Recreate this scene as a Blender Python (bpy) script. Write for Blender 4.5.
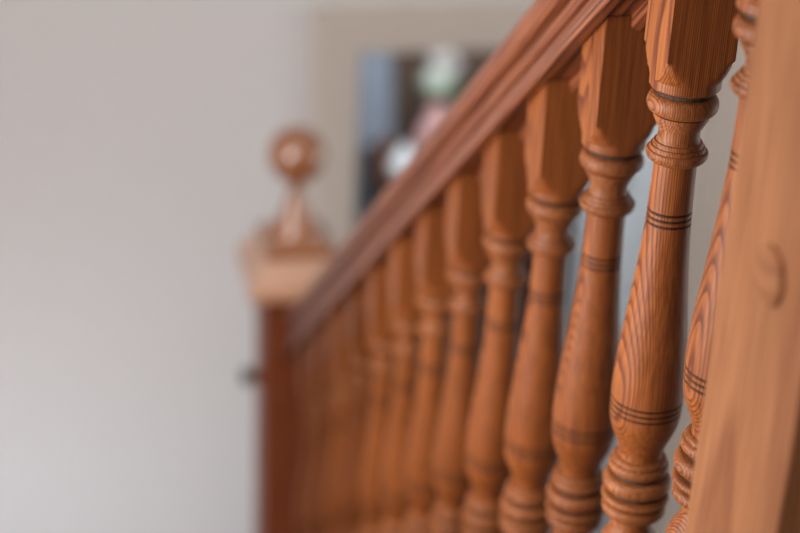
import bpy, bmesh, math, random
from mathutils import Vector, Matrix

S = bpy.context.scene
COL = S.collection
for o in list(bpy.data.objects):
    bpy.data.objects.remove(o)

# ------------------------------------------------------------------ camera
cam_d = bpy.data.cameras.new('camera')
cam = bpy.data.objects.new('camera', cam_d)
COL.objects.link(cam)
S.camera = cam
FW = Vector((0.20186054, 0.87114712, -0.44761035))
RT = Vector((0.97792013, -0.20450698, 0.04300129))
UP = Vector((0.05407899, 0.44640743, 0.89319419))
CP = Vector((-0.41508, -1.00988, 0.41195))
m = Matrix((RT, UP, -FW)).transposed().to_4x4()
m.translation = CP
cam.matrix_world = m
cam_d.sensor_fit = 'HORIZONTAL'
cam_d.sensor_width = 22.3
cam_d.lens = 1780 / 800 * 22.3
cam_d.clip_start = 0.02
cam_d.dof.use_dof = True
cam_d.dof.focus_distance = 1.135
cam_d.dof.aperture_fstop = 2.1

# ------------------------------------------------------------------ light
W = bpy.data.worlds.new('daylight')
S.world = W
W.use_nodes = True
bg = W.node_tree.nodes['Background']
bg.inputs[0].default_value = (0.80, 0.88, 1.0, 1)
bg.inputs[1].default_value = 1.0


def area(name, loc, target, sx, sy, power, col):
    d = bpy.data.lights.new(name, 'AREA')
    d.shape = 'RECTANGLE'
    d.size, d.size_y = sx, sy
    d.energy = power
    d.color = col
    o = bpy.data.objects.new(name, d)
    COL.objects.link(o)
    o.location = loc
    o.rotation_euler = (Vector(target) - Vector(loc)).to_track_quat('-Z', 'Y').to_euler()
    return o


area('window_daylight', (-1.04, 0.12, -0.18), (0.0, 0.85, -0.60), 1.2, 1.0, 22, (1.0, 0.965, 0.94))
area('landing_wall_fill', (-0.62, 1.38, -1.75), (-0.35, 2.3, -2.0), 0.7, 0.4, 7.5, (0.86, 0.92, 1.0))  # added fill that lifts the lower back wall; no window stands here
area('overhead_highlight', (-0.30, 0.0, 1.70), (0.0, 1.4, -0.8), 0.60, 0.60, 12, (1.0, 0.93, 0.88))  # added overhead source for the finial highlight; the ceiling has no opening
area('stairhead_fill', (-0.15, -1.65, 1.62), (0.0, 1.2, -0.7), 0.55, 0.55, 12.5, (1.0, 0.87, 0.76))  # added camera-side fill for front faces and newel cap, no real fitting
area('hall_daylight', (2.8, 1.0, -1.0), (0.8, 2.3, -1.4), 1.4, 1.6, 18, (1.0, 0.97, 0.94))
area('back_room_fill', (0.50, 2.56, -0.70), (0.66, 3.3, -1.35), 0.35, 0.35, 9, (0.92, 0.96, 1.0))  # added fill inside the door head, brightens the sideboard and its contents
S.view_settings.view_transform = 'Standard'
S.view_settings.look = 'None'
S.view_settings.gamma = 1.0
S.view_settings.use_curve_mapping = False
S.view_settings.exposure = 0.3

RAKE = math.radians(37.2866)
TR = math.tan(RAKE)
CR = math.cos(RAKE)
STEP = 0.12


# ------------------------------------------------------------------ materials
class NT:
    def __init__(s, name):
        s.m = bpy.data.materials.new(name)
        s.m.use_nodes = True
        s.t = s.m.node_tree
        s.b = s.t.nodes['Principled BSDF']

    def n(s, typ, **kw):
        nd = s.t.nodes.new(typ)
        for k, v in kw.items():
            if isinstance(k, str) and hasattr(nd, k):
                setattr(nd, k, v)
        return nd

    def link(s, a, b):
        s.t.links.new(a, b)

    def math(s, op, a, b=None, c=None):
        nd = s.n('ShaderNodeMath', operation=op)
        for i, v in enumerate((a, b, c)):
            if v is None:
                continue
            if isinstance(v, (int, float)):
                nd.inputs[i].default_value = v
            else:
                s.link(v, nd.inputs[i])
        return nd.outputs[0]

    def ramp(s, fac, stops):
        nd = s.n('ShaderNodeValToRGB')
        e = nd.color_ramp.elements
        while len(e) < len(stops):
            e.new(0.5)
        for i, (p, c) in enumerate(stops):
            e[i].position = p
            e[i].color = (*c, 1)
        s.link(fac, nd.inputs[0])
        return nd.outputs[0]

    def mix(s, mode, fac, a, b):
        nd = s.n('ShaderNodeMix', data_type='RGBA', blend_type=mode)
        for sock, v in ((nd.inputs[0], fac), (nd.inputs[6], a), (nd.inputs[7], b)):
            if isinstance(v, (int, float)):
                sock.default_value = v
            elif isinstance(v, tuple):
                sock.default_value = (*v, 1)
            else:
                s.link(v, sock)
        return nd.outputs[2]


def plain(name, col, rough=0.5, spec=0.5, metal=0.0, bump=0.0, scale=60):
    k = NT(name)
    b = k.b
    tc = k.n('ShaderNodeTexCoord')
    nz = k.n('ShaderNodeTexNoise')
    nz.inputs['Scale'].default_value = scale
    nz.inputs['Detail'].default_value = 4
    k.link(tc.outputs['Object'], nz.inputs['Vector'])
    c = k.ramp(nz.outputs['Fac'], [(0.3, tuple(x * 0.95 for x in col)), (0.7, tuple(min(1, x * 1.04) for x in col))])
    k.link(c, b.inputs['Base Color'])
    b.inputs['Roughness'].default_value = rough
    b.inputs['Specular IOR Level'].default_value = spec
    b.inputs['Metallic'].default_value = metal
    if bump:
        bp = k.n('ShaderNodeBump')
        bp.inputs['Strength'].default_value = bump
        bp.inputs['Distance'].default_value = 0.002
        k.link(nz.outputs['Fac'], bp.inputs['Height'])
        k.link(bp.outputs[0], b.inputs['Normal'])
    return k.m


def wood(name, axis='Z', early=(0.355, 0.115, 0.026), late=(0.15, 0.034, 0.007), spacing=0.0014,
         pith=(0.075, 0.004), rough=0.48, coat=0.0, fibre=0.75, vary=0.25, stretch=0.05, spec=0.3, coat_r=0.3, coat_ior=1.5):
    """pine: growth rings round an off-centre pith, stretched along the grain, plus fine fibre streaks"""
    k = NT(name)
    b = k.b
    tc = k.n('ShaderNodeTexCoord')
    oi = k.n('ShaderNodeObjectInfo')
    wn = k.n('ShaderNodeTexWhiteNoise', noise_dimensions='3D')
    k.link(oi.outputs['Location'], wn.inputs['Vector'])
    sep = k.n('ShaderNodeSeparateXYZ')
    k.link(tc.outputs['Object'], sep.inputs[0])
    rnd = k.n('ShaderNodeSeparateColor')
    k.link(wn.outputs['Color'], rnd.inputs[0])
    if axis == 'Z':
        u, v, w = sep.outputs[0], sep.outputs[1], sep.outputs[2]
    elif axis == 'Y':
        u, v, w = sep.outputs[0], sep.outputs[2], sep.outputs[1]
    else:
        u, v, w = sep.outputs[1], sep.outputs[2], sep.outputs[0]
    # random shift along the grain for each piece of timber
    w = k.math('ADD', w, k.math('MULTIPLY', rnd.outputs[0], 7.0))
    v = k.math('ADD', v, k.math('MULTIPLY', k.math('SUBTRACT', rnd.outputs[1], 0.5), 0.02))
    pu = k.math('ADD', k.math('MULTIPLY', rnd.outputs[2], 0.02), pith[0])
    du = k.math('SUBTRACT', u, pu)
    dv = k.math('SUBTRACT', v, pith[1])
    comb = k.n('ShaderNodeCombineXYZ')
    k.link(du, comb.inputs[0])
    k.link(dv, comb.inputs[1])
    k.link(k.math('MULTIPLY', w, stretch * 4), comb.inputs[2])
    n1 = k.n('ShaderNodeTexNoise')
    n1.inputs['Scale'].default_value = 14
    n1.inputs['Detail'].default_value = 2
    k.link(comb.outputs[0], n1.inputs['Vector'])
    r = k.math('SQRT', k.math('ADD', k.math('MULTIPLY', du, du), k.math('MULTIPLY', dv, dv)))
    r = k.math('ADD', r, k.math('MULTIPLY', n1.outputs['Fac'], 0.022))
    r = k.math('ADD', r, k.math('MULTIPLY', w, 0.012))
    fr = k.math('FRACT', k.math('DIVIDE', r, spacing))
    mid = tuple((a * 0.8 + c * 0.2) for a, c in zip(early, late))
    ring = k.ramp(fr, [(0.0, early), (0.45, mid), (0.80, late), (0.90, late), (1.0, early)])
    # fibres
    comb2 = k.n('ShaderNodeCombineXYZ')
    k.link(u, comb2.inputs[0])
    k.link(v, comb2.inputs[1])
    k.link(k.math('MULTIPLY', w, 0.02), comb2.inputs[2])
    n2 = k.n('ShaderNodeTexNoise')
    n2.inputs['Scale'].default_value = 650
    n2.inputs['Detail'].default_value = 3
    k.link(comb2.outputs[0], n2.inputs['Vector'])
    fib = k.ramp(n2.outputs['Fac'], [(0.35, (0.55, 0.45, 0.38)), (0.62, (1.1, 1.1, 1.1))])
    c = k.mix('MULTIPLY', fibre, ring, fib)
    # broad tone change along the timber
    n3 = k.n('ShaderNodeTexNoise')
    n3.inputs['Scale'].default_value = 30
    n3.inputs['Detail'].default_value = 2
    comb3 = k.n('ShaderNodeCombineXYZ')
    k.link(u, comb3.inputs[0])
    k.link(v, comb3.inputs[1])
    k.link(k.math('MULTIPLY', w, 0.25), comb3.inputs[2])
    k.link(comb3.outputs[0], n3.inputs['Vector'])
    broad = k.ramp(n3.outputs['Fac'], [(0.3, (0.78, 0.72, 0.66)), (0.7, (1.12, 1.12, 1.12))])
    c = k.mix('MULTIPLY', 0.6, c, broad)
    tone = k.ramp(rnd.outputs[2], [(0.0, (1 - vary, 1 - vary * 1.2, 1 - vary * 1.3)), (1.0, (1.08, 1.08, 1.08))])
    c = k.mix('MULTIPLY', 1.0, c, tone)
    k.link(c, b.inputs['Base Color'])
    b.inputs['Roughness'].default_value = rough
    b.inputs['Coat Weight'].default_value = coat
    b.inputs['Specular IOR Level'].default_value = spec
    b.inputs['Coat Roughness'].default_value = coat_r
    b.inputs['Coat IOR'].default_value = coat_ior
    bp = k.n('ShaderNodeBump')
    bp.inputs['Strength'].default_value = 0.25
    bp.inputs['Distance'].default_value = 0.0004
    k.link(n2.outputs['Fac'], bp.inputs['Height'])
    k.link(bp.outputs[0], b.inputs['Normal'])
    return k.m


M_SPIN = wood('baluster_pine', 'Z')
M_RING = wood('waxed_ring_pine', 'Z', early=(0.35, 0.122, 0.036), late=(0.17, 0.050, 0.015), spacing=0.0014)
M_SCORE = wood('scored_dark_pine', 'Z', early=(0.045, 0.022, 0.014), late=(0.02, 0.01, 0.008), rough=0.7, coat=0)
M_GRIME = wood('waxed_groove_pine', 'Z', early=(0.085, 0.055, 0.038), late=(0.045, 0.028, 0.02), rough=0.7, coat=0)
M_RAIL = wood('handrail_pine', 'Y', early=(0.31, 0.098, 0.036), late=(0.07, 0.018, 0.012), spacing=0.0042,
              pith=(0.03, -0.05), stretch=0.02, rough=0.38, spec=0.5, fibre=0.9)
M_RAILDK = wood('infill_pine', 'Y', early=(0.24, 0.075, 0.03), late=(0.11, 0.03, 0.012), spacing=0.004)
M_NEWEL = wood('newel_pine', 'Z', early=(0.30, 0.130, 0.058), late=(0.24, 0.096, 0.042), spacing=0.014,
               pith=(0.16, 0.02), vary=0.0, rough=0.65, spec=0.12)
M_NEWEL2 = wood('lower_newel_pine', 'Z', early=(0.25, 0.066, 0.022), late=(0.13, 0.032, 0.012), spacing=0.007,
                pith=(0.1, 0.02), vary=0.0)
M_CAP = wood('newel_cap_pine', 'X', early=(0.66, 0.38, 0.24), late=(0.50, 0.25, 0.14), spacing=0.008,
             pith=(0.1, -0.06), vary=0.0, rough=0.3, coat=1.0, coat_r=0.32, coat_ior=2.1)
M_BALL = wood('newel_ball_pine', 'Z', early=(0.42, 0.17, 0.065), late=(0.26, 0.085, 0.03), spacing=0.008,
              pith=(0.05, 0.02), vary=0.0, rough=0.3, coat=1.0, coat_r=0.22, coat_ior=1.9)
M_STAIR = wood('stair_pine', 'X', early=(0.40, 0.17, 0.07), late=(0.2, 0.06, 0.02), spacing=0.009, vary=0.1)
M_WALL = plain('painted_plaster', (0.71, 0.69, 0.685), 0.85, 0.2, bump=0.15)
M_CEIL = plain('white_ceiling_paint', (0.8, 0.8, 0.79), 0.9, 0.2)
M_TRIM = plain('cream_gloss_paint', (0.60, 0.53, 0.47), 0.45, 0.4)
M_FLOOR = plain('grey_carpet', (0.34, 0.33, 0.33), 0.95, 0.1, bump=0.6, scale=220)
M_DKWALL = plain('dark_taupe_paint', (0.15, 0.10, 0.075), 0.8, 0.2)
M_WHITE = plain('white_enamel', (0.72, 0.77, 0.80), 0.35, 0.5)
M_COAT = plain('blue_grey_cloth', (0.27, 0.31, 0.37), 0.85, 0.2, bump=0.4)
M_DKWOOD = wood('dark_oak', 'X', early=(0.07, 0.032, 0.02), late=(0.03, 0.014, 0.01), spacing=0.006)
M_ORWOOD = wood('warm_brown_wood', 'Z', early=(0.30, 0.13, 0.06), late=(0.16, 0.06, 0.03))
M_PINK = plain('pink_glazed_ceramic', (0.62, 0.36, 0.35), 0.3, 0.5)
M_PETAL = plain('pale_green_petals', (0.55, 0.60, 0.52), 0.7, 0.2)
M_PETALW = plain('cream_petals', (0.62, 0.58, 0.56), 0.7, 0.2)
M_LEAF = plain('green_leaf', (0.14, 0.26, 0.12), 0.5, 0.4)
M_KNOB = plain('dark_green_metal', (0.03, 0.05, 0.015), 0.35, 0.6, metal=0.3)
M_BRASS = plain('brass', (0.55, 0.40, 0.18), 0.3, 0.5, metal=1.0)


# ------------------------------------------------------------------ helpers
def finish(name, bm, mat, parent=None, loc=None, angle=35, bevel=0):
    bm.normal_update()
    me = bpy.data.meshes.new(name)
    bm.to_mesh(me)
    bm.free()
    for p in me.polygons:
        p.use_smooth = True
    me.set_sharp_from_angle(angle=math.radians(angle))
    for x in (mat if isinstance(mat, (list, tuple)) else [mat]):
        me.materials.append(x)
    o = bpy.data.objects.new(name, me)
    COL.objects.link(o)
    if parent:
        o.parent = parent
    if loc:
        o.location = loc
    if bevel:
        md = o.modifiers.new('bevel', 'BEVEL')
        md.width = bevel
        md.segments = 3
        md.limit_method = 'ANGLE'
        md.angle_limit = math.radians(40)
    return o


def box(bm, x0, x1, y0, y1, z0, z1):
    v = [bm.verts.new(p) for p in ((x0, y0, z0), (x1, y0, z0), (x1, y1, z0), (x0, y1, z0),
                                   (x0, y0, z1), (x1, y0, z1), (x1, y1, z1), (x0, y1, z1))]
    for f in ((0, 3, 2, 1), (4, 5, 6, 7), (0, 1, 5, 4), (1, 2, 6, 5), (2, 3, 7, 6), (3, 0, 4, 7)):
        bm.faces.new([v[i] for i in f])


def boxes(*bs):
    bm = bmesh.new()
    for b in bs:
        box(bm, *b)
    return bm


def struct(name, bm, mat):
    o = finish(name, bm, mat)
    o['kind'] = 'structure'
    return o


def thing(name, label, cat, loc=(0, 0, 0), group=None):
    o = bpy.data.objects.new(name, None)
    o.empty_display_size = 0.05
    COL.objects.link(o)
    o.location = loc
    tag(o, label, cat, group)
    return o


def tag(o, label, cat, group=None):
    o['label'] = label
    o['category'] = cat
    if group:
        o['group'] = group
    return o


def lathe(rows, seg=64, half=None, cx=0.0, cy=0.0, dz=0.0, slant_top=None, slant_bottom=None, cap=True):
    """rows of (z, R) turned round the Z axis; with half given the section is the square of that half
    width cut by the circle R, as when a square baluster is turned down"""
    bm = bmesh.new()
    rings = []
    n = len(rows)
    for k, (z, R) in enumerate(rows):
        ring = []
        for i in range(seg):
            th = 2 * math.pi * i / seg + (math.pi / seg if half is None else 0)
            c, s = math.cos(th), math.sin(th)
            r = R
            if half is not None:
                r = min(R, half / max(abs(c), abs(s)))
            x, y = r * c, r * s
            zz = z
            if slant_top is not None and k == n - 1:
                zz = slant_top - y * TR
            if slant_bottom is not None and k == 0:
                zz = slant_bottom - y * TR
            ring.append(bm.verts.new((cx + x, cy + y, zz + dz)))
        rings.append(ring)
    for a, b in zip(rings, rings[1:]):
        for i in range(seg):
            j = (i + 1) % seg
            bm.faces.new((a[i], a[j], b[j], b[i]))
    if cap:
        bm.faces.new(list(reversed(rings[0])))
        bm.faces.new(rings[-1])
    return bm


def arc(z0, r0, z1, r1, bulge, n=8):
    """half-round moulding from (z0,r0) to (z1,r1) swelling outwards by bulge"""
    out = []
    for i in range(n + 1):
        a = math.pi * i / n
        t = (1 - math.cos(a)) / 2
        out.append((z0 + (z1 - z0) * t, r0 + (r1 - r0) * t + bulge * math.sin(a)))
    return out


def smooth(pts, n=5):
    """Catmull-Rom through (z, R)"""
    P = [pts[0]] + list(pts) + [pts[-1]]
    out = []
    for i in range(1, len(P) - 2):
        p0, p1, p2, p3 = P[i - 1:i + 3]
        for k in range(n):
            t = k / n
            out.append(tuple(0.5 * ((2 * p1[a]) + (-p0[a] + p2[a]) * t + (2 * p0[a] - 5 * p1[a] + 4 * p2[a] - p3[a]) * t * t
                                    + (-p0[a] + 3 * p1[a] - 3 * p2[a] + p3[a]) * t ** 3) for a in (0, 1)))
    out.append(pts[-1])
    return out


def rake_sweep(name, prof, y0, y1, h0, mat, parent, angle=30, closed=True):
    """profile (x, v) with v square to the rake, run along the stair slope between two upright planes"""
    bm = bmesh.new()
    inv = Matrix.Rotation(-RAKE, 4, 'X').inverted()
    A, B = [], []
    for ring, y in ((A, y0), (B, y1)):
        for x, v in prof:
            ring.append(bm.verts.new(inv @ Vector((x, y, -y * TR + h0 + v / CR))))
    n = len(prof)
    for i in range(n):
        j = (i + 1) % n
        bm.faces.new((A[i], A[j], B[j], B[i]))
    bm.faces.new(A)
    bm.faces.new(B)
    bmesh.ops.recalc_face_normals(bm, faces=bm.faces)
    o = finish(name, bm, mat, parent, angle=angle)
    o.rotation_euler = (-RAKE, 0, 0)
    return o


# ------------------------------------------------------------------ setting
FZ = -2.80      # hall floor
LZ = -2.02      # quarter landing at the foot of the flight
WB = 2.30       # back wall
DX0, DX1, DH = 0.238, 1.0, -0.793
CZ = 1.75
struct('floor', boxes((-1.2, 3.2, -2.7, 4.2, FZ - 0.1, FZ)), M_FLOOR)
struct('ceiling', boxes((-1.2, 3.2, -2.7, WB + 0.12, CZ, CZ + 0.1)), M_CEIL)
struct('wall_back', boxes((-1.2, DX0, WB, WB + 0.12, FZ, CZ), (DX1, 3.2, WB, WB + 0.12, FZ, CZ),
                          (DX0, DX1, WB, WB + 0.12, DH, CZ)), M_WALL)
struct('wall_left', boxes((-1.2, -1.08, -2.7, -0.60, FZ, CZ), (-1.2, -1.08, 0.70, WB, FZ, CZ),
                          (-1.2, -1.08, -0.60, 0.70, FZ, -0.68), (-1.2, -1.08, -0.60, 0.70, 0.42, CZ)), M_WALL)
struct('wall_right', boxes((3.2, 3.3, -2.7, 4.2, FZ, CZ)), M_WALL)
struct('wall_front', boxes((-1.2, 3.2, -2.8, -2.7, FZ, CZ)), M_WALL)
struct('window_1', boxes((-1.15, -1.09, -0.60, -0.54, -0.68, 0.42), (-1.15, -1.09, 0.64, 0.70, -0.68, 0.42),
                         (-1.15, -1.09, -0.54, 0.64, -0.68, -0.62), (-1.15, -1.09, -0.54, 0.64, 0.36, 0.42),
                         (-1.14, -1.10, 0.03, 0.07, -0.62, 0.36)), M_TRIM)
# doorway: lining and moulded architrave
tr = bmesh.new()
AW = 0.088
prof = [(0.0, 0.0), (0.0, 0.012), (0.008, 0.016), (0.045, 0.017), (0.052, 0.021), (0.075, 0.024), (0.082, 0.024), (AW, 0.018), (AW, 0.0)]
def arch_ring(kind):
    out = []
    for d, t in prof:
        if kind == 0: p = (DX0 - d, WB - t, FZ)
        if kind == 1: p = (DX0 - d, WB - t, DH + d)
        if kind == 2: p = (DX1 + d, WB - t, DH + d)
        if kind == 3: p = (DX1 + d, WB - t, FZ)
        out.append(tr.verts.new(p))
    return out
R4 = [arch_ring(k) for k in range(4)]
for a, b in zip(R4, R4[1:]):
    for i in range(len(prof) - 1):
        tr.faces.new((a[i], a[i + 1], b[i + 1], b[i]))
tr.faces.new(R4[0]); tr.faces.new(list(reversed(R4[3])))
bmesh.ops.recalc_face_normals(tr, faces=tr.faces)
struct('trim_1', tr, M_TRIM)
struct('door_1', boxes((DX0, DX0 + 0.012, WB, WB + 0.12, FZ, DH), (DX1 - 0.012, DX1, WB, WB + 0.12, FZ, DH),
                       (DX0 + 0.012, DX1 - 0.012, WB, WB + 0.12, DH - 0.012, DH)), M_TRIM)
# room beyond the doorway
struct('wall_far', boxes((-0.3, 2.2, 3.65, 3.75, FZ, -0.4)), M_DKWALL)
struct('wall_far_left', boxes((-0.4, -0.3, WB + 0.12, 3.75, FZ, -0.4)), M_WALL)
struct('wall_far_right', boxes((2.2, 2.3, WB + 0.12, 3.75, FZ, -0.4)), M_WALL)
struct('ceiling_far', boxes((-0.4, 2.3, WB + 0.12, 3.75, -0.4, -0.35)), M_CEIL)

# ------------------------------------------------------------------ stair
st = thing('staircase', 'straight pine flight of steps beside the balustrade', 'stairs', (-0.52, 0.6, LZ))
GO, RI = 0.24, 0.1829
def nz(y):
    return -0.62 - 0.13 - y * TR
for k in range(7):
    y = -0.20 + GO * k
    z = nz(y)
    if z < LZ + 0.02: break
    finish('tread', boxes((-1.075, -0.062, y - 0.015, y + GO + 0.02, z - 0.028, z)), M_STAIR, st, loc=(0.52, -0.6, -LZ), bevel=0.006)
    finish('riser', boxes((-1.075, -0.062, y + GO, y + GO + 0.014, z - RI + 0.001, z - 0.029)), M_STAIR, st, loc=(0.52, -0.6, -LZ))
top_z = nz(-0.20) + RI
struct('floor_upper', boxes((-1.08, -0.057, -2.7, -0.19, top_z - 0.2, top_z), (-0.057, 0.06, -2.7, -0.327, top_z - 0.2, top_z)), M_FLOOR)
struct('floor_landing', boxes((-1.08, 0.06, 1.24, WB, LZ - 0.18, LZ)), M_FLOOR)
tag(rake_sweep('stair_string', [(-0.055, -0.25), (0.02, -0.25), (0.02, -0.02), (0.034, -0.015), (0.034, 0.0), (-0.034, 0.0), (-0.034, -0.020), (-0.055, -0.024)],
               -0.212, 1.452, -0.640, M_RAIL, None), 'raked pine string board carrying the feet of the balusters', 'stair string')

# ------------------------------------------------------------------ handrail
LIP = 0.0975
d = 0.0034 * CR   # recess depth measured square to the rake
half = [(0.0234, d), (0.0234, 0.0006), (0.0238, 0.0), (0.0320, 0.0), (0.0332, 0.0012), (0.0330, 0.006), (0.0310, 0.0125),
        (0.0278, 0.0185), (0.0258, 0.0210), (0.0240, 0.0220), (0.0238, 0.0232), (0.0268, 0.0240), (0.0286, 0.0265), (0.0286, 0.0300),
        (0.0262, 0.0330), (0.0225, 0.0345), (0.0190, 0.0365), (0.0185, 0.0395), (0.0200, 0.0415), (0.0262, 0.0424),
        (0.0290, 0.0448), (0.0306, 0.0490), (0.0308, 0.0540), (0.0295, 0.0595), (0.0262, 0.0645), (0.0210, 0.0685),
        (0.0140, 0.0712), (0.0070, 0.0724), (0.0, 0.0728)]
prof_r = half + [(-x, v) for x, v in reversed(half[:-1])]
rail = thing('handrail', 'moulded pine handrail sloping down across the balusters between both newel posts', 'handrail', (0, 0.62, -0.62 * TR + LIP))
off = (0, -0.62, 0.62 * TR - LIP)
ro = rake_sweep('rail_body', prof_r, -0.214, 1.454, LIP, M_RAIL, rail, angle=28)
ro.location = off
NB = range(-1, 12)
for i in NB:
    y0 = i * STEP + 0.0235
    y1 = (i + 1) * STEP - 0.0240
    if i == 11: y1 = 1.453
    q = rake_sweep('infill_strip', [(-0.0045, 0.0), (-0.0045, -0.0040), (-0.0040, -0.0066), (-0.0025, -0.0086), (0.0, -0.0093), (0.0222, -0.0093), (0.0222, 0.0)],
                   y0, y1, 0.1005, M_RAIL, rail, angle=50)
    q.location = off

# ------------------------------------------------------------------ baluster
BASE = -0.638
A = 0.0225
sections = []   # (part name, rows low to high, material, square?)

lower_block = [(-0.64, 0.05), (-0.595, 0.05), (-0.5705, 0.0318), (-0.569, 0.0300), (-0.565, 0.0285), (-0.561, 0.0268), (-0.556, 0.0240), (-0.5545, 0.0225)]
lower_turn = ([(-0.5545, 0.0225), (-0.548, 0.0225), (-0.5475, 0.0195), (-0.545, 0.0190)] + arc(-0.544, 0.0165, -0.529, 0.0165, 0.006) +
              [(-0.527, 0.0150), (-0.515, 0.0140), (-0.505, 0.0143)] + arc(-0.503, 0.0160, -0.496, 0.0160, 0.0035, 6) + [(-0.494, 0.0143)])
lower_vase = smooth([(-0.494, 0.0143), (-0.46, 0.0160), (-0.42, 0.0200), (-0.385, 0.0235), (-0.362, 0.0243), (-0.345, 0.0228),
                     (-0.335, 0.0188), (-0.3275, 0.0150), (-0.3225, 0.0138)])
rings = ([(-0.3225, 0.0138), (-0.3180, 0.0140), (-0.3165, 0.0175)] + arc(-0.3155, 0.0195, -0.3065, 0.0200, 0.0034) + [(-0.3060, 0.0190)])
ring3 = arc(-0.3036, 0.0210, -0.2980, 0.0210, 0.0034)
ring2 = arc(-0.2938, 0.0208, -0.2828, 0.0204, 0.0040)
ring1 = arc(-0.2788, 0.0190, -0.2715, 0.0190, 0.0026) + [(-0.2710, 0.0194), (-0.2692, 0.0197), (-0.2680, 0.0190), (-0.2668, 0.0165)]
vase_pts = [(-0.2668, 0.0158), (-0.2620, 0.0158), (-0.2535, 0.0184), (-0.2450, 0.0219), (-0.2360, 0.0243), (-0.2300, 0.0249)]
vase_up = [(-0.2165, 0.0253), (-0.2030, 0.0250), (-0.1850, 0.0239), (-0.1600, 0.0216), (-0.1360, 0.0192), (-0.1100, 0.0169), (-0.0850, 0.0153)]
neck_up = [(-0.0725, 0.0149), (-0.0570, 0.0144), (-0.0405, 0.0141)]
neck = [(-0.0405, 0.0141), (-0.0400, 0.0152), (-0.0388, 0.0175), (-0.0372, 0.0192), (-0.0352, 0.0203), (-0.0335, 0.0206), (-0.0320, 0.0203),
        (-0.0312, 0.0196), (-0.0311, 0.0186), (-0.0296, 0.0184), (-0.0284, 0.0177), (-0.0283, 0.0167), (-0.0268, 0.0165), (-0.0256, 0.0158), (-0.0255, 0.0148)]
neck2 = smooth([(-0.0255, 0.0146), (-0.0220, 0.0137), (-0.0180, 0.0137), (-0.0150, 0.0142)], 3)
neck3 = [(-0.0149, 0.0152), (-0.0124, 0.0155), (-0.0123, 0.0165), (-0.0096, 0.0169), (-0.0095, 0.0180), (-0.0066, 0.0184)]
bead = arc(-0.0056, 0.0182, 0.0078, 0.0178, 0.0054, 12)
collar = [(0.0119, 0.0186), (0.0120, 0.0222), (0.0130, 0.0231), (0.0185, 0.0231)]
block = [(0.0185, 0.0231), (0.0196, 0.0236), (0.0235, 0.0258), (0.0275, 0.0276), (0.0310, 0.0289), (0.0336, 0.0299), (0.0350, 0.0308),
         (0.0362, 0.0318), (0.0363, 0.05), (0.06, 0.05), (0.10, 0.05)]


def grooves(z0, r0, z1, r1, n=3, w=0.0011, dep=0.0009):
    """a band scored with n fine lines: plain rows plus the separate dark score rings"""
    rows, cuts = [(z0, r0)], []
    for k in range(n):
        t = (k + 0.5) / n
        z = z0 + (z1 - z0) * t
        r = r0 + (r1 - r0) * t
        rows += [(z - w, r), (z - w * 0.6, r - dep), (z + w * 0.6, r - dep), (z + w, r)]
        cuts.append((z, r, w, dep))
    rows.append((z1, r1))
    return rows, cuts


g_low, c_low = grooves(-0.2300, 0.0249, -0.2165, 0.0253, w=0.0011)
g_up, c_up = grooves(-0.0850, 0.0153, -0.0725, 0.0149, w=0.0011)


def baluster(y, label, group):
    z = -y * TR
    r = thing('baluster', label, 'baluster', (0.0007, y, z + BASE), group)
    dz = -BASE
    finish('lower_block', lathe(lower_block, 64, A, dz=dz, slant_bottom=-0.6395), M_SPIN, r, angle=25)
    finish('lower_turning', lathe(lower_turn, dz=dz), M_SPIN, r, angle=40)
    finish('lower_vase', lathe(lower_vase, dz=dz), M_SPIN, r)
    def gr(n, rows):
        return finish(n, lathe(rows, dz=dz), M_RING, r, angle=40)
    gr('ring_moulding', rings)
    gr('ring_moulding', ring3)
    gr('ring_moulding', ring2)
    gr('ring_moulding', ring1)
    for z0, z1, R in ((-0.3075, -0.3022, 0.0184), (-0.2980, -0.2927, 0.0184), (-0.2835, -0.2782, 0.0172)):
        finish('dark_groove', lathe([(z0, R - 0.004), (z0, R), (z1, R), (z1, R - 0.004)], dz=dz), M_GRIME, r)
    va = finish('vase', lathe(smooth(vase_pts) + g_low + smooth(vase_up) + g_up + smooth(neck_up), dz=dz), M_SPIN, r, angle=40)
    for z_, R, w_, dep in c_low + c_up:
        finish('scored_line', lathe([(z_ - w_ * 0.6, R - dep * 2), (z_ - w_ * 0.6, R - dep * 0.55), (z_ + w_ * 0.6, R - dep * 0.55), (z_ + w_ * 0.6, R - dep * 2)],
                                    dz=dz), M_SCORE, va)
    finish('neck', lathe(neck + neck2 + neck3, dz=dz), M_RING, r, angle=26)
    finish('bead', lathe(bead, dz=dz), M_RING, r, angle=40)
    finish('dark_groove', lathe([(-0.0070, 0.0172), (0.0072, 0.0172), (0.0074, 0.0182), (0.0090, 0.0187), (0.0105, 0.0194), (0.0119, 0.0210), (0.0120, 0.015)], dz=dz), M_GRIME, r)
    finish('upper_block', lathe(collar + block, 64, A, dz=dz, slant_top=0.1002), M_SPIN, r, angle=25)
    return r


def copy_tree(o, parent=None):
    c = o.copy()
    COL.objects.link(c)
    c.parent = parent
    for ch in list(o.children):
        copy_tree(ch, c)
    return c


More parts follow.
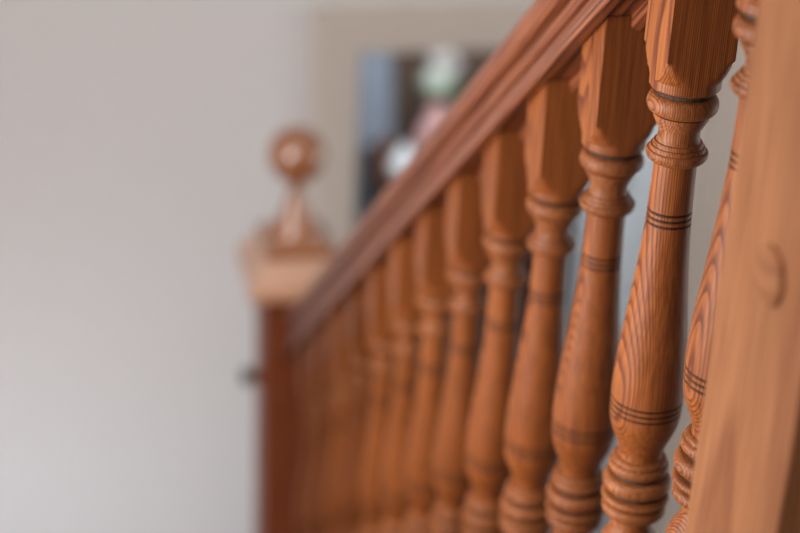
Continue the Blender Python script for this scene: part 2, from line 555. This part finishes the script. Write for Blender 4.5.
ordn = ['second', 'third', 'fourth', 'fifth', 'sixth', 'seventh', 'eighth', 'ninth', 'tenth', 'eleventh']
G = 'turned pine balusters under the handrail'
labels = {
    -1: 'turned pine baluster partly hidden behind the blurred near newel post',
    0: 'sharpest turned pine baluster with crisp grain and three scored lines on its vase',
    1: 'turned pine baluster, first down the slope from the sharpest one, with dark nail hole',
}
for i in range(2, 11):
    labels[i] = 'turned pine baluster, %s down the slope from the sharpest one' % ordn[i - 2 + 0] if i > 1 else ''
labels[11] = 'turned pine baluster nearest the ball-topped newel post'
first = baluster(-STEP, labels[-1], G)
for i in range(0, 12):
    c = copy_tree(first)
    y = i * STEP
    c.location = (0.0007, y, -y * TR + BASE)
    c['label'] = labels[i]
    if i == 1:
        nh = finish('nail_hole', lathe([(0.0, 0.0011), (0.0006, 0.0011)], 16), M_SCORE, c)
        nh.rotation_euler = (math.radians(90), 0, 0)
        nh.location = (0.0075, -A + 0.0002, 0.0805 + A * TR - 0.0 - BASE)


# ------------------------------------------------------------------ newel posts
def sq_rows(bm, rows, hw=None):
    """square-plan moulding: rows of (z, half width)"""
    rings = []
    for z, h in rows:
        rings.append([bm.verts.new((x * h, y * h, z)) for x, y in ((-1, -1), (1, -1), (1, 1), (-1, 1))])
    for a, b in zip(rings, rings[1:]):
        for i in range(4):
            j = (i + 1) % 4
            bm.faces.new((a[i], a[j], b[j], b[i]))
    bm.faces.new(list(reversed(rings[0])))
    bm.faces.new(rings[-1])


def newel(label, y, z_foot, z_cap, mat):
    t = thing('newel_post', label, 'newel post', (-0.004 if y > 0 else 0.0, y, z_foot))
    H = z_cap - z_foot
    bm = bmesh.new()
    box(bm, -0.055, 0.055, -0.055, 0.055, 0, H)
    finish('post', bm, mat, t, bevel=0.0025)
    bm = bmesh.new()
    sq_rows(bm, [(H - 0.008, 0.054), (H - 0.006, 0.060), (H - 0.002, 0.068), (H + 0.003, 0.078), (H + 0.006, 0.0825), (H + 0.020, 0.0835),
                 (H + 0.023, 0.0825), (H + 0.025, 0.0815), (H + 0.057, 0.0620), (H + 0.060, 0.0570), (H + 0.063, 0.0550)])
    finish('cap_slab', bm, M_CAP, t, angle=30)
    bm = bmesh.new()
    sq_rows(bm, [(H + 0.062, 0.052), (H + 0.064, 0.0545), (H + 0.077, 0.0535), (H + 0.084, 0.048), (H + 0.088, 0.040)])
    finish('cap_plinth', bm, M_BALL, t, angle=30)
    finish('finial_stem', lathe(smooth([(H + 0.087, 0.040), (H + 0.095, 0.038), (H + 0.104, 0.033), (H + 0.114, 0.027), (H + 0.126, 0.0225),
                                        (H + 0.138, 0.0185), (H + 0.152, 0.0135), (H + 0.162, 0.0108), (H + 0.172, 0.0110), (H + 0.182, 0.017)])), M_BALL, t)
    Rb = 0.0455
    rows = [(H + 0.219 + Rb * math.sin(a), Rb * math.cos(a)) for a in [math.radians(-68 + 158 * k / 26 - (0.5 if k == 26 else 0)) for k in range(27)]]
    finish('ball', lathe(rows), M_BALL, t)
    return t


lower = newel('ball-topped pine newel post at the foot of the handrail before the white wall', 1.51, LZ, -0.897, M_NEWEL2)
k1 = finish('side_knob', lathe(smooth([(0, 0.014), (0.004, 0.014), (0.007, 0.010), (0.014, 0.009)]) , 32), M_NEWEL2, lower)
k1.rotation_euler = (0, math.radians(-90), 0)
k1.location = (-0.0552, -0.005, -1.067 - LZ)
k2 = finish('knob_tip', lathe(smooth([(0.012, 0.007), (0.014, 0.012), (0.021, 0.0150), (0.028, 0.013), (0.032, 0.004)]), 32), M_KNOB, k1)
k1['label'] = 'small dark knob on the side of the post'
upper = newel('large pale pine newel post filling the right edge, heavily blurred', -0.27, top_z - 0.2, 0.455, M_NEWEL)
pl = finish('dowel_plug', lathe([(0, 0.016), (0.002, 0.0158), (0.0035, 0.0145), (0.0045, 0.011), (0.0050, 0.006), (0.0051, 0.002)], 40), M_NEWEL, upper)
pl.rotation_euler = (0, math.radians(-90), 0)
pl.location = (-0.0551, -0.007, 0.0187 - top_z + 0.2)

# ------------------------------------------------------------------ room beyond the doorway
SBZ = -1.47
sb = thing('sideboard', 'dark wooden sideboard in the room beyond the doorway', 'sideboard', (0.74, 3.23, FZ))
hh = SBZ - FZ
finish('cabinet_body', boxes((-0.24, 0.24, -0.16, 0.16, 0.08, hh - 0.025)), M_DKWOOD, sb, bevel=0.004)
finish('top_board', boxes((-0.255, 0.255, -0.175, 0.165, hh - 0.025, hh)), M_DKWOOD, sb, bevel=0.004)
for s in (-1, 1):
    dr = finish('door', boxes((s * 0.12 - 0.112, s * 0.12 + 0.112, -0.176, -0.1605, 0.12, hh - 0.06)), M_DKWOOD, sb, bevel=0.003)
    kn = finish('knob', lathe([(0, 0.006), (0.010, 0.006), (0.014, 0.013), (0.022, 0.013), (0.026, 0.006)], 24), M_BRASS, dr)
    kn.rotation_euler = (math.radians(90), 0, 0)
    kn.location = (s * 0.03, -0.176, hh * 0.55)
    for t_ in (-1, 1):
        finish('leg', boxes((s * 0.22 - 0.02, s * 0.22 + 0.02, t_ * 0.14 - 0.02, t_ * 0.14 + 0.02, 0, 0.0795)), M_DKWOOD, sb)

va = thing('flower_vase', 'pink vase of pale green and cream flowers on the dark sideboard', 'vase', (0.652, 3.24, SBZ))
finish('vase_body', lathe(smooth([(0.0, 0.050), (0.02, 0.062), (0.06, 0.060), (0.11, 0.042), (0.155, 0.024), (0.18, 0.026)]), 48), M_PINK, va)
random.seed(4)
def blossom(cx, cy, cz, R, mat):
    bm = bmesh.new()
    for k in range(46):
        a = k * 2.39996
        zc = 1 - 2 * (k + 0.5) / 46
        rr = math.sqrt(1 - zc * zc)
        n = Vector((rr * math.cos(a), rr * math.sin(a), zc))
        e1 = n.orthogonal().normalized()
        e2 = n.cross(e1)
        c = n * R * random.uniform(0.85, 1.0)
        s = R * 0.33
        cv = bm.verts.new(c + n * s * 0.1)
        rim = [bm.verts.new(c + (e1 * math.cos(q * math.pi / 4) + e2 * math.sin(q * math.pi / 4)) * s * (1.0 if q % 2 else 0.6) + n * s * 0.3) for q in range(8)]
        for q in range(8):
            bm.faces.new((cv, rim[q], rim[(q + 1) % 8]))
    core = bmesh.ops.create_icosphere(bm, subdivisions=2, radius=R * 0.8)
    return finish('blossom', bm, mat, va, loc=(cx, cy, cz))
blossom(-0.010, -0.01, 0.245, 0.038, M_PETAL)
blossom(0.000, 0.00, 0.318, 0.034, M_PETALW)
blossom(0.035, 0.02, 0.275, 0.026, M_PETALW)
bm = bmesh.new()
for a in (0.2, 1.5, 2.9, 4.2, 5.3):
    dx, dy = math.cos(a), math.sin(a)
    pts = [(0.0, 0.172), (0.018, 0.20), (0.045, 0.225), (0.068, 0.225)]
    L = []
    for j, (q, zq) in enumerate(pts):
        wv = (0.004, 0.016, 0.014, 0.001)[j]
        L.append((bm.verts.new((dx * q - dy * wv, dy * q + dx * wv, zq)), bm.verts.new((dx * q + dy * wv, dy * q - dx * wv, zq))))
    for p, q in zip(L, L[1:]):
        bm.faces.new((p[0], p[1], q[1], q[0]))
lf = finish('leaf_spray', bm, M_LEAF, va)
md = lf.modifiers.new('solid', 'SOLIDIFY'); md.thickness = 0.001

bw = thing('ginger_jar', 'round white lidded jar on the sideboard left of the pink vase', 'jar', (0.546, 3.15, SBZ))
finish('jar_body', lathe(smooth([(0, 0.020), (0.008, 0.026), (0.03, 0.038), (0.05, 0.036), (0.068, 0.022), (0.074, 0.022)]), 40), M_WHITE, bw)
finish('lid', lathe(smooth([(0.074, 0.024), (0.080, 0.023), (0.088, 0.012), (0.094, 0.005), (0.100, 0.006), (0.104, 0.002)]), 40), M_WHITE, bw)
cs = thing('candlestick', 'small turned brown wooden candlestick at the left end of the sideboard', 'candlestick', (0.503, 3.19, SBZ))
finish('stick', lathe(smooth([(0, 0.020), (0.006, 0.020), (0.012, 0.010), (0.05, 0.009), (0.06, 0.013), (0.07, 0.009), (0.10, 0.012), (0.108, 0.012)]), 32), M_ORWOOD, cs)
finish('base', lathe([(0.0002, 0.021), (0.004, 0.021), (0.006, 0.0185)], 32), M_ORWOOD, cs)

# coat on a peg rail, far wall left of the sideboard
pr = thing('peg_rail', 'dark wooden peg rail on the far wall beyond the doorway', 'peg rail', (0.40, 3.648, -1.06))
finish('board', boxes((-0.22, 0.20, -0.02, 0, -0.03, 0.03)), M_DKWOOD, pr, bevel=0.003)
for x in (-0.14, 0.0, 0.13):
    p = finish('peg', lathe([(0, 0.008), (0.05, 0.006), (0.055, 0.010), (0.066, 0.010)], 20), M_DKWOOD, pr)
    p.rotation_euler = (math.radians(75), 0, 0)
    p.location = (x, -0.019, 0)
bm = bmesh.new()
nu, nv = 56, 26
grid = []
for j in range(nv + 1):
    t = j / nv
    z = -0.01 - 0.86 * t
    wd = 0.02 + 0.105 * min(1, (t / 0.16)) ** 0.6 + 0.03 * t
    dp = 0.028 + 0.055 * min(1, t / 0.2)
    row = []
    for i in range(nu):
        a = 2 * math.pi * i / nu
        fold = 1 + 0.13 * math.sin(9 * a + 2 * t) * min(1, t * 3)
        row.append(bm.verts.new((wd * math.cos(a) * fold, dp * math.sin(a) * fold, z)))
    grid.append(row)
for p, q in zip(grid, grid[1:]):
    for i in range(nu):
        bm.faces.new((p[i], q[i], q[(i + 1) % nu], p[(i + 1) % nu]))
bm.faces.new(grid[0]); bm.faces.new(list(reversed(grid[-1])))
bmesh.ops.recalc_face_normals(bm, faces=bm.faces)
ct = thing('coat', 'blue-grey coat hanging in the room beyond the doorway', 'coat', (0.42, 3.50, -1.06))
finish('coat_body', bm, M_COAT, ct, angle=80)
for s in (-1, 1):
    bm = bmesh.new()
    rows = []
    for k in range(12):
        t = k / 11
        R = 0.042 - 0.012 * t
        cx, cz = s * (0.105 + 0.045 * t), -0.10 - 0.50 * t
        rows.append([bm.verts.new((cx + R * math.cos(a), -0.03 + R * math.sin(a), cz + 0.004 * math.sin(3 * a + 5 * t))) for a in [2 * math.pi * i / 20 for i in range(20)]])
    for p, q in zip(rows, rows[1:]):
        for i in range(20):
            bm.faces.new((p[i], q[i], q[(i + 1) % 20], p[(i + 1) % 20]))
    bm.faces.new(rows[0]); bm.faces.new(list(reversed(rows[-1])))
    bmesh.ops.recalc_face_normals(bm, faces=bm.faces)
    finish('sleeve', bm, M_COAT, ct, angle=80)

fr = thing('cupboard', 'tall white cupboard seen between the balusters through the doorway', 'cupboard', (1.31, 3.28, FZ))
finish('carcass', boxes((-0.29, 0.29, -0.28, 0.28, 0, 1.95)), M_WHITE, fr, bevel=0.006)
for z0, z1 in ((0.06, 1.02), (1.03, 1.93)):
    dr = finish('door', boxes((-0.285, 0.285, -0.305, -0.281, z0, z1)), M_WHITE, fr, bevel=0.006)
    finish('handle', boxes((-0.262, -0.247, -0.335, -0.305, (z0 + z1) / 2 - 0.11, (z0 + z1) / 2 + 0.11)), M_BRASS, dr, bevel=0.004)
